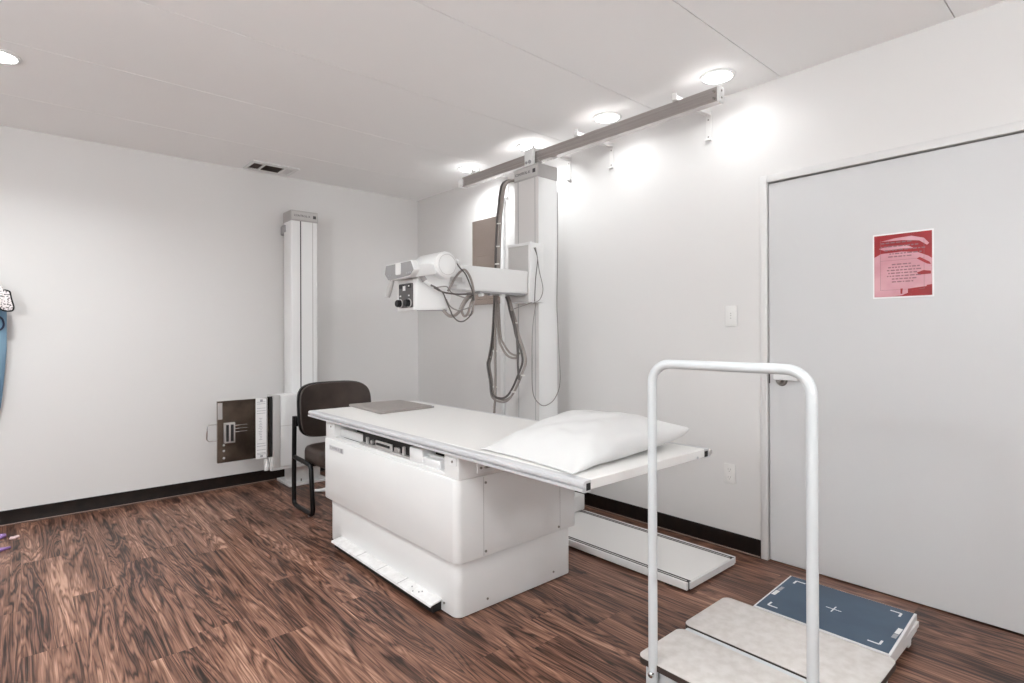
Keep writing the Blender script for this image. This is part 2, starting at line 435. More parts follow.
# ceiling vent
vt = thing('ceiling_vent', (1.60, 4.89, ZC), 'white louvred air vent in the ceiling close to the back wall', 'air vent')
v = MB(); za = ZC-.012
x0, x1, y0, y1 = 1.412, 1.79, 4.755, 5.03
cells = [(1.440, 1.514), (1.533, 1.680), (1.702, 1.754)]
xs = [x0]+[c for p in cells for c in p]+[x1]
for i in range(0, len(xs), 2): v.box(xs[i], xs[i+1], y0, y1, za, ZC-.0005, .003, 1)
for a, b_ in cells: v.box(a, b_, y0, 4.81, za, ZC-.0005); v.box(a, b_, 4.985, y1, za, ZC-.0005)
obj('frame', v, 'white', vt)
v = MB()
for a, b_ in cells: v.box(a-.001, b_+.001, 4.809, 4.986, ZC-.003, ZC-.001)
obj('backing', v, 'ventshade', vt)
for ci, (a, b_) in enumerate(cells):
    v = MB(); n = 6 if ci == 1 else (5 if ci == 0 else 5)
    for k in range(n):
        if ci == 1:
            yy = 4.815+(k+.5)*.168/n; v.prism([(yy-.008, ZC-.012), (yy-.0065, ZC-.012), (yy+.008, ZC-.003), (yy+.0065, ZC-.003)], 'x', a, b_)
        else:
            sgn = 1 if ci == 0 else -1
            xx = a+(k+.5)*(b_-a)/n; v.prism([(xx-.006*sgn, ZC-.012), (xx-.0045*sgn, ZC-.012), (xx+.006*sgn, ZC-.003), (xx+.0045*sgn, ZC-.003)], 'y', 4.81, 4.985)
    obj('louver', v, 'ventshade' if ci < 2 else 'white', vt)  # shade from slat direction painted brown; the last section stays white

# ------------------------------------------------------------------ wall rail with brackets
ra = thing('wall_rail', (2.83, 2.66, 2.53), 'long grey metal guide rail held off the right wall by white brackets', 'guide rail')
RX0, RX1, RZ0, RZ1 = 2.80, 2.85, 2.528, 2.606
r_ = MB()
r_.prism([(RX0, RZ0), (RX1, RZ0), (RX1, RZ0+.012), (RX0+.012, RZ0+.012), (RX0+.012, RZ1-.012), (RX1, RZ1-.012), (RX1, RZ1), (RX0, RZ1)], 'y', 1.50, 3.80, .002, 1)
obj('rail', r_, 'alum', ra)
e = MB().box(RX0-.003, RX1+.003, 1.488, 1.502, RZ0-.002, RZ1+.002, .003)
e.slot(1)
for z in (2.548, 2.586): e.cyl((RX0+.022, 1.485, z), (RX0+.022, 1.489, z), .006, 10)
for z in (2.548, 2.586): e.cyl((RX0-.006, 1.520, z), (RX0-.001, 1.520, z), .006, 10)
obj('end_cap', e, ['white', 'screw'], ra)
e = MB().box(RX0-.012, RX1+.010, 3.79, 3.85, RZ0+.004, RZ1-.012, .008)
obj('end_stop', e, 'white', ra)
for y in (1.752, 2.50, 2.91, 3.643):
    bk = MB()
    bk.prism([(2.785, 2.607), (2.785, 2.632), (XR-.003, 2.640), (XR-.003, 2.614), (2.90, 2.607)], 'y', y-.016, y+.016, .001, 1)
    bk.box(2.783, 2.790, y-.013, y+.013, 2.607, 2.648, .001, 1)
    bk.box(XR-.006, XR, y-.017, y+.017, 2.462, 2.645, .001, 1)
    bk.box(XR-.024, XR-.004, y-.017, y+.017, 2.462, 2.467)
    bk.slot(1)
    for z in (2.59, 2.485): bk.cyl((XR-.009, y, z), (XR-.006, y, z), .005, 10)
    obj('bracket', bk, ['bracket', 'screw'], ra)

# steel panel and conduit on the right wall
sp = thing('wall_panel', (XR, 3.93, 1.55), 'tall brownish polished steel sheet on the right wall behind the cables', 'wall panel')
obj('steel_sheet', MB().box(XR-.012, XR, 3.725, 4.125, 1.552, 2.328, .002, 1), 'steel', sp)
obj('reflection_plate', MB().box(XR-.015, XR-.012, 3.745, 4.06, 1.60, 1.995, .002, 1), 'steel', sp)  # raised plate standing in for the door reflected in the sheet
cd = thing('conduit', (XR, 3.69, .1), 'narrow white conduit running down the right wall beside the steel sheet', 'conduit')
c_ = MB().prism(rrect(3.675, 3.715, XR-.024, XR, .005, 3), 'z', .10, 2.50) if False else MB().box(XR-.024, XR, 3.672, 3.712, .102, 2.47, .004)
obj('channel', c_, 'white', cd)
obj_each('clip', MB().box(XR-.028, XR, 3.664, 3.720, 2.43, 2.455, .002, 1).box(XR-.028, XR, 3.664, 3.720, 1.10, 1.125, .002, 1), 'white', cd)

# ------------------------------------------------------------------ floor track
ft = thing('floor_track', (2.71, 2.70, 0), 'low white floor track with two dark grooves at the foot of the wall', 'floor track')
FX0, FX1, FY0, FY1 = 2.462, 2.962, 1.49, 4.0
obj('deck', MB().box(FX0+.05, FX1-.045, FY0+.006, FY1, .022, .047, .002, 1), 'ivory', ft)
for sx, nm in ((FX0, 1), (FX1-.045, -1)):
    q = MB()
    a, b_ = (sx, sx+.016) if nm == 1 else (sx+.033, sx+.045)
    q.box(a, b_, FY0, FY1, .012, .048, .002)
    lo, hi = (sx+.016, sx+.050) if nm == 1 else (sx, sx+.033)
    q.slot(1).box(lo, hi, FY0+.004, FY1, .014, .0452)
    q.slot(2).box((lo+hi)/2-.004, (lo+hi)/2+.004, FY0+.02, FY1, .040, .0463, .0005, 1)
    obj('guide_groove', q, ['white', 'dark', 'alum2'], ft)
obj('end_lip', MB().box(FX0+.03, FX1-.02, FY0-.004, FY0+.006, .010, .0455, .002, 1), 'white', ft)
q = MB()
for y in (1.60, 2.1, 2.6, 3.2, 3.8):
    for x in (FX0+.04, FX1-.06): q.box(x-.03, x+.03, y-.02, y+.02, 0, .022)
obj_each('foot', q, 'dark', ft)

# ------------------------------------------------------------------ x-ray tube stand
ts = thing('xray_tube_stand', (2.84, 2.95, .05), 'tall white x-ray tube column with arm, tube head and hanging cables', 'x-ray tube stand')
CX0, CX1, CY0, CY1, CT = 2.75, 2.938, 2.825, 3.075, 2.40
c = MB()
c.prism([(CX0+.003, CY0), (CX1, CY0), (CX1, CY1), (CX0+.003, CY1)], 'z', .16, CT, .003, 1)
obj('column', c, 'white', ts)
cl = ts.children[0]
g = MB()
g.box(CX0-.002, CX0+.004, CY0+.002, CY0+.030, .16, CT)
g.box(CX0-.002, CX0+.004, CY1-.034, CY1-.002, .16, CT)
g.box(CX0-.0005, CX0+.004, CY0+.036, CY1-.040, .16, CT)
obj_each('channel_strip', g, 'channel', cl)
g = MB()
for a, b_ in ((CY0+.029, CY0+.037), (CY1-.041, CY1-.033)): g.box(CX0-.0008, CX0+.0045, a, b_, .16, CT)
obj_each('groove', g, 'grey2', cl)
cp = obj('column_cap', MB().box(CX0-.004, CX1+.003, CY0-.003, CY1+.003, CT, 2.497, .004), 'cap', ts)
pl = MB().box(CX0-.008, CX0-.003, CY0+.004, CY1-.004, CT+.012, 2.485, .002, 1)
obj('name_plate', pl, 'grey', cp)
lt = MB(); mt = face_mtx((CX0-.008, (CY0+CY1)/2+.032, 2.449), (0, -1, 0), (0, 0, 1))
lt.text('CONTROL-X', .027, mt, .0015)
obj('lettering', lt, 'print_dark', cp)
obj('emblem', MB().box(CX0-.0095, CX0-.008, CY0+.022, CY0+.050, 2.435, 2.463), 'print_dark', cp)
# trolley that joins the column to the rail
tr_ = MB().box(2.78, 2.872, 2.905, 2.985, 2.497, 2.524, .004)
tr_.box(2.768, 2.796, 2.90, 2.99, 2.50, 2.63, .006)
tr_.box(2.856, 2.88, 2.915, 2.975, 2.50, 2.61, .004)
tr_.slot(1).cyl((2.760, 2.93, 2.53), (2.768, 2.93, 2.53), .013, 14).cyl((2.760, 2.965, 2.53), (2.768, 2.965, 2.53), .010, 14)
obj('top_trolley', tr_, ['white', 'grey2'], ts)
bc = MB().box(2.60, 2.956, 2.582, 3.32, .056, .162, .006)
bc.slot(1).box(2.602, 2.958, 2.70, 3.2, .052, .057)
obj('base_carriage', bc, ['white', 'dark'], ts)
ca = MB().box(2.632, 2.749, 2.772, 3.012, 1.50, 1.915, .006)
obj('carriage', ca, 'white', ts)
cr = ts.children[-1]
cp2 = MB().box(2.622, 2.634, 2.790, 3.006, 1.508, 1.897, .003)
obj('cover_panel', cp2, 'grey', cr)
cp2.bm = None
fr_ = MB().box(2.618, 2.640, 2.772, 2.792, 1.50, 1.917, .002, 1).box(2.618, 2.640, 2.790, 3.014, 1.897, 1.917, .002, 1)
obj_each('edge_frame', fr_, 'white', cr)
q = MB()
for z in (1.875, 1.868): q.cyl((2.665, 2.766, z), (2.665, 2.773, z), .006, 10)
obj_each('knob', q, 'screw', cr)
ar = MB().box(2.02, 2.622, 2.795, 2.945, 1.558, 1.716, .010, 3)
obj('arm', ar, 'white', ts)
am = ts.children[-1]
q = MB()
q.box(2.20, 2.60, 2.80, 2.94, 1.548, 1.559)
for x in (2.22, 2.30, 2.42): q.box(x, x+.022, 2.82, 2.84, 1.535, 1.55)
obj_each('under_rail', q, 'grey2', am)
q = MB()
q.box(2.40, 2.43, 2.815, 2.845, 1.53, 1.552, .003); q.cyl((2.22, 2.79, 1.535), (2.22, 2.83, 1.535), .010, 10)
obj_each('clip', q, 'white', am)
# tube housing: a drum along y with a yoke and a flared neck above the collimator
hd = MB()
hd.lathe([(.0, 2.672), (.062, 2.672), (.068, 2.675), (.070, 2.681), (.076, 2.684), (.078, 2.692), (.078, 2.905), (.074, 2.916), (.064, 2.965), (.060, 2.985), (.0, 2.99)], (1.862, 0, 1.688), 'y', 40)
obj('tube_drum', hd, 'white', ts)
dr = ts.children[-1]
obj('end_ring', MB().lathe([(.058, 2.671), (.0595, 2.669), (.061, 2.671)], (1.862, 0, 1.688), 'y', 36), 'grey', dr)
y_ = MB()
y_.box(1.918, 2.03, 2.79, 2.95, 1.585, 1.70, .010)
y_.box(1.93, 2.07, 2.775, 2.80, 1.600, 1.668, .004)
y_.slot(1).box(1.955, 2.04, 2.770, 2.776, 1.606, 1.632)
obj('yoke', y_, ['white', 'grey'], ts)
nk = MB()
nk.prism([(1.70, 1.612), (1.735, 1.66), (1.79, 1.70), (1.83, 1.66), (1.92, 1.63), (1.935, 1.50), (1.905, 1.428), (1.70, 1.418), (1.688, 1.43), (1.688, 1.60)], 'y', 2.735, 2.930, .012, 3)
obj('collimator', nk, 'white', ts)
co = ts.children[-1]
cf = MB().box(1.676, 1.690, 2.742, 2.922, 1.420, 1.600, .004)
obj('front_shell', cf, 'white', co)
cf = MB().prism(rrect(2.744, 2.893, 1.436, 1.576, .008, 3), 'x', 1.668, 1.678, .002, 1)
obj('control_panel', cf, 'panelgrey', co)
for y in (2.868, 2.772):
    k = MB().lathe([(.0, -.030), (.018, -.030), (.021, -.026), (.0215, 0)], (1.668, y, 1.462), 'x', 24)
    k.slot(1).lathe([(.026, -.002), (.026, -.006), (.0215, -.006)], (1.668, y, 1.462), 'x', 24)
    obj_each('knob', k, ['black', 'grey'], co)
q = MB(); q.box(1.666, 1.669, 2.83, 2.885, 1.548, 1.570).box(1.666, 1.669, 2.752, 2.79, 1.548, 1.570)
obj_each('display', q, 'dark', co)
q = MB(); q.box(1.664, 1.667, 2.815, 2.840, 1.535, 1.562)
for y, z in ((2.87, 1.505), (2.775, 1.505), (2.775, 1.56)): q.box(1.664, 1.668, y-.006, y+.006, z-.004, z+.004)
obj_each('label', q, 'print_white', co)
q = MB().tube([(1.70, 2.745, 1.421), (1.905, 2.745, 1.425)], .005, 8)
obj('bottom_rail', q, 'grey2', co)
# control console: hexagonal face plate toward the operator, with a trigger handle
cs = MB().prism([(2.919, 1.686), (2.642, 1.690), (2.612, 1.636), (2.656, 1.602), (2.889, 1.590), (2.934, 1.632)], 'x', 1.602, 1.640, .004)
obj('console', cs, 'white', ts)
cn = ts.children[-1]
obj('face_plate', MB().prism([(2.914, 1.681), (2.646, 1.685), (2.618, 1.636), (2.658, 1.607), (2.887, 1.595), (2.928, 1.632)], 'x', 1.597, 1.603, .001, 1), 'face', cn)
obj('screen', MB().prism(rrect(2.745, 2.800, 1.618, 1.684, .008, 3), 'x', 1.593, 1.598, .001, 1), 'screen', cn)
q = MB()
for y in (2.64, 2.66, 2.68, 2.86, 2.88): q.box(1.594, 1.598, y-.006, y+.006, 1.617, 1.626)
obj_each('button', q, 'print_grey', cn)
q = MB().tube([(1.615, 2.873, 1.60), (1.612, 2.880, 1.575), (1.606, 2.893, 1.535), (1.600, 2.902, 1.500)], [.013, .015, .016, .014], 14)
obj('handle', q, 'cap', cn)
q = MB().prism([(1.64, 1.60), (1.64, 1.67), (1.74, 1.69), (1.80, 1.69), (1.80, 1.63)], 'y', 2.70, 2.86, .004)
obj('console_mount', q, 'white', cn)
q = MB().tube([(1.712, 2.728, 1.632), (1.735, 2.715, 1.588)], .016, 14)
q.slot(1).tube([(1.735, 2.715, 1.588), (1.785, 2.70, 1.556)], .011, 12)
obj('plug', q, ['grey2', 'white'], ts)
q = MB().tube([(1.943, 2.70, 1.712), (1.955, 2.70, 1.722)], .015, 12).tube([(1.985, 2.72, 1.685), (1.995, 2.72, 1.705)], .010, 10)
obj_each('cable_gland', q, 'white', ts)
def cab(name, pts, r, m, sub=6, n=8): return obj(name, MB().tube(pts, r, n, smooth=sub), m, ts, angle=180)
cab('head_cable', [(1.906, 2.73, 1.539), (1.95, 2.73, 1.608), (1.995, 2.73, 1.659), (2.032, 2.73, 1.674), (2.07, 2.73, 1.634), (2.093, 2.73, 1.573), (2.101, 2.73, 1.512), (2.093, 2.73, 1.456), (2.085, 2.73, 1.413), (2.062, 2.73, 1.394)], .0075, 'cable')
cab('head_cable', [(1.76, 2.69, 1.564), (1.801, 2.69, 1.549), (1.843, 2.69, 1.528), (1.928, 2.69, 1.52), (1.994, 2.69, 1.523), (2.055, 2.69, 1.526), (2.12, 2.76, 1.53)], .005, 'cable2')
cab('head_cable', [(1.767, 2.7, 1.56), (1.815, 2.7, 1.539), (1.85, 2.7, 1.523), (1.878, 2.7, 1.466), (1.906, 2.7, 1.414), (1.92, 2.7, 1.39), (1.957, 2.7, 1.361), (2.001, 2.7, 1.362), (2.046, 2.7, 1.393), (2.062, 2.7, 1.423)], .0042, 'cable2')
cab('head_cable', [(1.877, 2.74, 1.426), (1.927, 2.74, 1.391), (1.986, 2.74, 1.411), (2.024, 2.74, 1.473), (2.062, 2.74, 1.517), (2.108, 2.74, 1.538)], .010, 'cable')
cab('head_cable', [(2.116, 2.75, 1.526), (2.069, 2.75, 1.499), (2.023, 2.75, 1.436), (2.038, 2.75, 1.394), (2.069, 2.75, 1.413), (2.092, 2.75, 1.475), (2.116, 2.75, 1.514)], .008, 'cable')
cab('head_cable', [(1.878, 2.71, 1.49), (1.906, 2.71, 1.449), (1.957, 2.71, 1.427), (2.016, 2.71, 1.435), (2.07, 2.71, 1.455)], .0042, 'wire')
cab('head_cable', [(1.943, 2.7, 1.712), (1.973, 2.7, 1.679), (2.017, 2.7, 1.64), (2.062, 2.7, 1.551), (2.077, 2.7, 1.491), (2.10, 2.75, 1.53)], .0045, 'cable2')
cab('head_cable', [(1.80, 2.70, 1.552), (1.86, 2.68, 1.56), (1.90, 2.69, 1.53), (1.96, 2.70, 1.512), (2.05, 2.71, 1.50), (2.11, 2.75, 1.525)], .004, 'wire')
up = [(2.81, 3.10, 2.435), (2.755, 3.125, 2.434), (2.716, 3.15, 2.405), (2.689, 3.15, 2.326), (2.675, 3.15, 2.227), (2.663, 3.15, 2.144), (2.656, 3.15, 2.024), (2.649, 3.15, 1.912), (2.645, 3.15, 1.794), (2.625, 3.13, 1.682), (2.60, 3.11, 1.574)]
for k, (dx, dy, m) in enumerate(((0, 0, 'cable'), (.015, .010, 'cable'), (-.011, .013, 'cable2'), (.006, -.012, 'cable'))):
    cab('bundle_cable', [(x+dx, y+dy, z) for x, y, z in up], .0085, m)
b1 = [(2.585, 3.103, 1.574), (2.585, 3.111, 1.305), (2.585, 3.112, 1.08), (2.585, 3.113, .84), (2.585, 3.125, .73), (2.60, 3.16, .45), (2.64, 3.22, .17)]
for dx, dy, m in ((0, 0, 'cable2'), (.012, .011, 'cable2'), (-.008, -.010, 'cable')):
    cab('bundle_cable', [(x+dx, y+dy, z) for x, y, z in b1], .0085, m)
b2 = [(2.575, 3.098, 1.559), (2.575, 3.128, 1.276), (2.575, 3.169, 1.108), (2.575, 3.188, 1.048), (2.575, 3.158, .929), (2.575, 3.136, .824), (2.575, 3.034, .797), (2.575, 2.958, .818), (2.575, 2.894, .881), (2.575, 2.832, .98), (2.575, 2.781, 1.078), (2.575, 2.793, 1.16), (2.575, 2.851, 1.276), (2.575, 2.876, 1.359), (2.575, 2.912, 1.444), (2.575, 2.955, 1.533), (2.575, 2.998, 1.567)]
for k, (s, dx, m) in enumerate(((1, 0, 'cable'), (.93, -.012, 'cable2'), (.965, .014, 'cable'))):
    cy, cz = 2.98, 1.2
    cab('loop_cable', [(x+dx, cy+(y-cy)*s, cz+(z-cz)*s if z < 1.5 else z) for x, y, z in b2], .0075, m, 5)
cab('loop_cable', [(2.59, 3.105, 1.53), (2.59, 3.075, 1.262), (2.59, 3.039, 1.186), (2.59, 2.974, 1.127), (2.59, 2.894, 1.115), (2.585, 2.86, 1.14)], .0085, 'cable')
cab('loop_cable', [(2.60, 3.09, 1.53), (2.60, 3.065, 1.275), (2.60, 3.025, 1.205), (2.60, 2.965, 1.150), (2.60, 2.894, 1.133), (2.595, 2.86, 1.15)], .0075, 'cable')
cab('loop_cable', [(2.56, 2.896, 1.443), (2.56, 2.855, 1.303), (2.56, 2.84, 1.189), (2.56, 2.835, 1.049), (2.56, 2.825, .967)], .008, 'cable2')
cab('control_wire', [(2.61, 2.931, 1.461), (2.61, 2.847, 1.477), (2.63, 2.765, 1.50)], .003, 'wire')
cab('control_wire', [(2.649, 2.768, 1.875), (2.658, 2.755, 1.86), (2.677, 2.755, 1.779), (2.691, 2.755, 1.711), (2.724, 2.755, 1.598), (2.695, 2.755, 1.524), (2.647, 2.765, 1.497)], .003, 'wire')
cab('control_wire', [(2.655, 2.768, 1.874), (2.667, 2.760, 1.835), (2.677, 2.76, 1.79), (2.657, 2.76, 1.654), (2.653, 2.765, 1.506)], .0028, 'cable2')
cab('control_wire', [(2.686, 2.785, 1.502), (2.656, 2.79, 1.317), (2.65, 2.79, 1.089), (2.658, 2.79, .876), (2.723, 2.79, .792), (2.793, 2.79, .779), (2.876, 2.79, .822), (2.929, 2.79, .931), (2.919, 2.79, 1.154), (2.915, 2.80, 1.376), (2.925, 2.815, 1.527), (2.938, 2.818, 1.887), (2.938, 2.818, 2.318)], .0036, 'wire')
q = MB()
def ring(p, r): q.lathe([(r*.55, -.004), (r*.8, -.0045), (r*.8, .0045), (r*.55, .004)], p, 'z', 14)
for p, r in (((2.664, 3.153, 2.10), .027), ((2.656, 3.153, 1.93), .027), ((2.647, 3.153, 1.80), .027), ((2.588, 3.112, 1.40), .026), ((2.588, 3.113, 1.16), .025), ((2.588, 3.113, .90), .024)): ring(p, r)
for p, r in (((2.575, 3.170, .95), .02), ((2.575, 2.875, 1.36), .02), ((2.575, 3.17, 1.115), .02), ((2.575, 2.90, .88), .022), ((2.575, 2.80, 1.0), .018)): ring(p, r)
obj_each('cable_tie', q, 'tie', ts)

# ------------------------------------------------------------------ x-ray table
tb = thing('xray_table', (1.84, 2.68, 0), 'large white x-ray table with overhanging top and boxy pedestal', 'x-ray table')
sk = MB().rbox(1.462, 2.214, 2.030, 3.385, .004, .285, .036, .003, 8)
obj('lower_skirt', sk, 'white', tb); k_ = tb.children[-1]
q = MB()
for x in (1.636, 2.076): q.cyl((x, 2.027, .045), (x, 2.031, .045), .0055, 12)
for y in (2.13, 3.24): q.cyl((1.458, y, .045), (1.463, y, .045), .0055, 12)
obj_each('screw', q, 'screw', k_)
uh = MB().rbox(1.440, 2.236, 2.005, 3.440, .258, .632, .036, .006, 8)
obj('upper_housing', uh, 'white', tb); u_ = tb.children[-1]
q = MB().box(1.5940, 1.5954, 2.0040, 2.0055, .264, .626).box(2.100, 2.1014, 2.0040, 2.0055, .264, .626)
obj_each('panel_seam', q, 'seam', u_)
q = MB()
for x in (1.606, 2.090):
    for z in (.282, .598): q.cyl((x, 2.001, z), (x, 2.0055, z), .006, 12)
obj_each('screw', q, 'screw', u_)
q = MB().box(1.4378, 1.4405, 3.150, 3.345, .570, .600)
obj('name_plate', q, 'rim', u_)
q = MB().text('CONTROL-X', .022, face_mtx((1.4378, 3.266, .585), (0, -1, 0), (0, 0, 1)), .0012)
q.box(1.4365, 1.4378, 3.160, 3.182, .573, .597)
obj('lettering', q, 'print_grey', u_)
for (a, b_) in ((2.004, 2.115), (3.30, 3.430)):
    e = MB().box(1.452, 2.225, a, b_, .632, .742, .004)
    obj('end_block', e, 'white', tb)
    eb = tb.children[-1]
    q = MB().box(1.447, 1.453, a+.012 if a < 3 else a+.03, a+.070, .694, .728, .001, 1)
    q.slot(1).cyl((1.444, a+.040, .711), (1.448, a+.040, .711), .006, 10)
    obj('screw_plate', q, ['white2', 'screw'], eb)
q = MB().box(1.553, 1.655, 1.996, 2.005, .648, .692, .002, 1)
q.slot(1).box(1.590, 1.645, 1.991, 1.997, .666, .676, .002, 1).cyl((1.572, 1.992, .672), (1.572, 1.997, .672), .006, 12)
obj('latch', q, ['white2', 'screw'], tb)
# bucky gap: ledge, runners, film tray, dark inside
q = MB().box(1.452, 1.486, 2.115, 3.30, .632, .652, .003).box(1.492, 1.512, 2.115, 3.30, .650, .700, .003)
obj_each('runner', q, 'white', tb)
q = MB().box(1.60, 2.20, 2.115, 3.30, .632, .742).box(1.515, 1.60, 2.115, 3.30, .632, .640)
obj('inner_cavity', q, 'dark', tb)
q = MB().box(1.462, 1.50, 2.435, 2.985, .652, .664, .002, 1)
q.slot(1).box(1.481, 1.59, 2.44, 2.98, .664, .734, .002, 1)
q.slot(2).box(1.466, 1.475, 2.62, 2.80, .664, .700, .002, 1).box(1.468, 1.48, 2.50, 2.515, .664, .705).box(1.468, 1.48, 2.90, 2.915, .664, .70)
q.slot(0).box(1.468, 1.478, 2.545, 2.60, .664, .69, .002, 1).cyl((1.462, 2.84, .684), (1.476, 2.84, .684), .011, 12).cyl((1.462, 2.56, .684), (1.476, 2.56, .684), .010, 12)
q.slot(1).box(1.458, 1.47, 2.64, 2.78, .678, .690, .002, 1)
obj('film_tray', q, ['alum2', 'dark', 'grey'], tb)
q = MB().box(1.455, 1.535, 2.305, 2.425, .652, .722, .006).box(1.458, 1.50, 2.16, 2.305, .652, .690, .004)
obj('tray_block', q, 'white2', tb)
# top
TX0, TX1, TY0, TY1, TZ = 1.430, 2.268, 1.262, 3.658, .780
q = MB().box(TX0+.040, TX1-.040, TY0+.004, TY1-.004, .748, TZ, .002, 1)
obj('table_panel', q, 'ivory', tb)
for s in (0, 1):
    X = lambda x: (TX0+x) if s == 0 else (TX1-x)
    q = MB()
    pr = [(X(.0405), TZ-.001), (X(.010), TZ-.001), (X(.002), TZ-.006), (X(0), TZ-.012), (X(0), TZ-.0195), (X(.012), TZ-.0200), (X(.012), TZ-.0265), (X(-.002), TZ-.0270), (X(-.002), TZ-.037), (X(.006), TZ-.041), (X(.0405), TZ-.041), (X(.0405), TZ-.036), (X(.016), TZ-.036), (X(.016), TZ-.010), (X(.0405), TZ-.010)]
    if s: pr = pr[::-1]
    q.prism(pr, 'y', TY0-.006, TY1+.004)
    q.slot(1).box(min(X(.016), X(.0405)), max(X(.016), X(.0405)), TY0-.0045, TY1-.02, TZ-.0355, TZ-.0105)
    obj('side_rail', q, ['rim', 'dark'], tb, angle=14)
q = MB().box(TX0+.0395, TX1-.0395, TY0-.003, TY0+.006, .744, TZ-.001, .002, 1).box(TX0+.0395, TX1-.0395, TY1-.004, TY1+.004, .746, TZ-.001, .002, 1)
obj_each('end_trim', q, 'ivory', tb)
q = MB().box(TX1-.012, TX1+.010, TY0-.012, TY0+.02, TZ-.030, TZ-.008, .003)
q.slot(1).cyl((TX1-.10, TY0-.001, TZ-.030), (TX1-.10, TY0-.007, TZ-.030), .006, 10)
obj_each('rail_stop', q, ['alum2', 'rim'], tb)
q = MB().box(1.60, 2.08, 2.05, 3.37, .735, .749)
obj('under_frame', q, 'white', tb)
# long foot pedal
fp = MB()
PX0, PX1, PY0, PY1 = 1.395, 1.462, 2.150, 3.225
fp.prism([(PX1, .056), (PX0+.004, .046), (PX0, .038), (PX0+.003, .034), (PX0+.010, .040), (PX1, .048)], 'y', PY0, PY1)
obj('foot_pedal', fp, 'pedalw', tb); f_ = tb.children[-1]
q = MB()
for y in (2.42, 2.62, 2.84): q.box(PX0+.002, PX1, y-.0012, y+.0012, .040, .0565)
for v in q.bm.verts:
    pass
q = MB()
for y in (2.45, 2.66, 2.90): q.prism([(PX1, .0568), (PX0+.004, .0468), (PX0+.004, .0455), (PX1, .0555)], 'y', y-.0015, y+.0015)
for x, y in ((1.425, 2.29), (1.437, 2.28), (1.41, 2.32), (1.43, 2.36)): q.cyl((x, y, .049), (x, y, .0520+(x-1.41)*.15), .003, 8)
obj_each('seam', q, 'seam', f_)
q = MB().box(PX0+.020, PX1, PY0+.006, PY1-.006, .004, .042)
obj('pedal_recess', q, 'dark', f_)

# grey plate on the table
gp = thing('imaging_plate', (1.91, 3.44, TZ), 'flat taupe rectangular plate lying on the far end of the table', 'imaging plate')
q = MB(); pts = [(1.690, 3.165), (2.115, 3.205), (2.125, 3.672), (1.725, 3.690)]
def inset_round(P, r, n=4):
    out = []
    for i in range(len(P)):
        p, a, c = Vector(P[i]), Vector(P[i-1]), Vector(P[(i+1) % len(P)])
        s, e = p+(a-p).normalized()*r, p+(c-p).normalized()*r
        for k in range(n+1):
            t = k/n; out.append(tuple(s*(1-t)**2+p*2*t*(1-t)+e*t*t))
    return out
q.prism(inset_round(pts, .02), 'z', TZ+.0005, TZ+.015, .003)
obj('shell', q, 'pad', gp)
ip = [tuple(Vector(p)+(Vector((1.92, 3.43))-Vector(p)).normalized()*.022) for p in pts]
q = MB().prism(inset_round(ip, .012), 'z', TZ+.0145, TZ+.0160, .0006, 1)
obj('face', q, 'pad', gp)
q = MB().box(2.098, 2.118, 3.200, 3.214, TZ+.002, TZ+.0135, .002, 1)
obj('corner_bumper', q, 'grey2', gp)

# ------------------------------------------------------------------ pillow
def pillow():
    mb = MB(); nu, nv = 72, 56
    cn = (Vector((1.458, 1.330)), Vector((2.215, 1.315)), Vector((1.492, 1.905)), Vector((2.225, 1.965)))   # near-left, near-right, far-left, far-right
    cz = (.004, .082, .006, .055)
    def base(a, b_):
        u, v = 2*a-1, 2*b_-1
        # sides bow inward between the pinched corners
        uu = u*(1-.055*(1-v*v)); vv = v*(1-.06*(1-u*u))
        s, t = (uu+1)/2, (vv+1)/2
        p = cn[0]*(1-s)*(1-t)+cn[1]*s*(1-t)+cn[2]*(1-s)*t+cn[3]*s*t
        mid = .030+.026*(1-abs(u)**4)*(1-abs(v)**4)
        kk = (u*u*v*v)**2.0
        zc = cz[0]*(1-s)*(1-t)+cz[1]*s*(1-t)+cz[2]*(1-s)*t+cz[3]*s*t
        sm = max(0, min(1, (u+1)/.42)); sm = sm*sm*(3-2*sm)
        zl = mid*(1-kk)*(.66+.75*s)*(.08+.92*sm)+zc*(.25+.75*kk)
        f = max(0, 1-abs(v)**2.8)**(.42 if v < 0 else .80)*max(0, 1-abs(u)**(2.2 if u < 0 else 3.0))**(1.05-.34*(u+1))
        return p, zl, f, u, v
    def top(a, b_):
        p, zl, f, u, v = base(a, b_)
        q = Vector((p.x*5.5, p.y*5.5, 1.3))
        wr = noise.noise(q)*.012+noise.noise(q*2.3)*.007
        # creases that radiate from the near-left corner
        ang = math.atan2(p.y-1.30, p.x-1.45); dist = (p-Vector((1.45, 1.30))).length
        wr += .006*math.sin(ang*15+2*noise.noise(q*1.4))*max(0, 1-dist/.55)
        wr += .006*math.sin((v*.6+u*.35)*19+4*noise.noise(q))*max(0, .5-v*.5)*max(0, min(1, (u+.6)))
        z = zl+.066*f+wr*min(1, f*1.5)
        return Vector((p.x, p.y, TZ+.0015+max(z, .001)))
    def bot(a, b_):
        p, zl, f, u, v = base(a, b_)
        z = zl-.075*f
        return Vector((p.x, p.y, TZ+.0015+max(z, .0)))
    mb.grid(top, nu, nv); mb.grid(bot, nu, nv)
    # flat hem at the open near-left end
    mb.weld()
    return mb
pw = obj('pillow', pillow(), 'linen', loc=(1.84, 1.62, TZ), angle=180)
tag(pw, 'white pillow lying on the near end of the x-ray table', 'pillow')
# hem seam as its own part
pts = []
def seam_pts():
    cn = []
    return cn

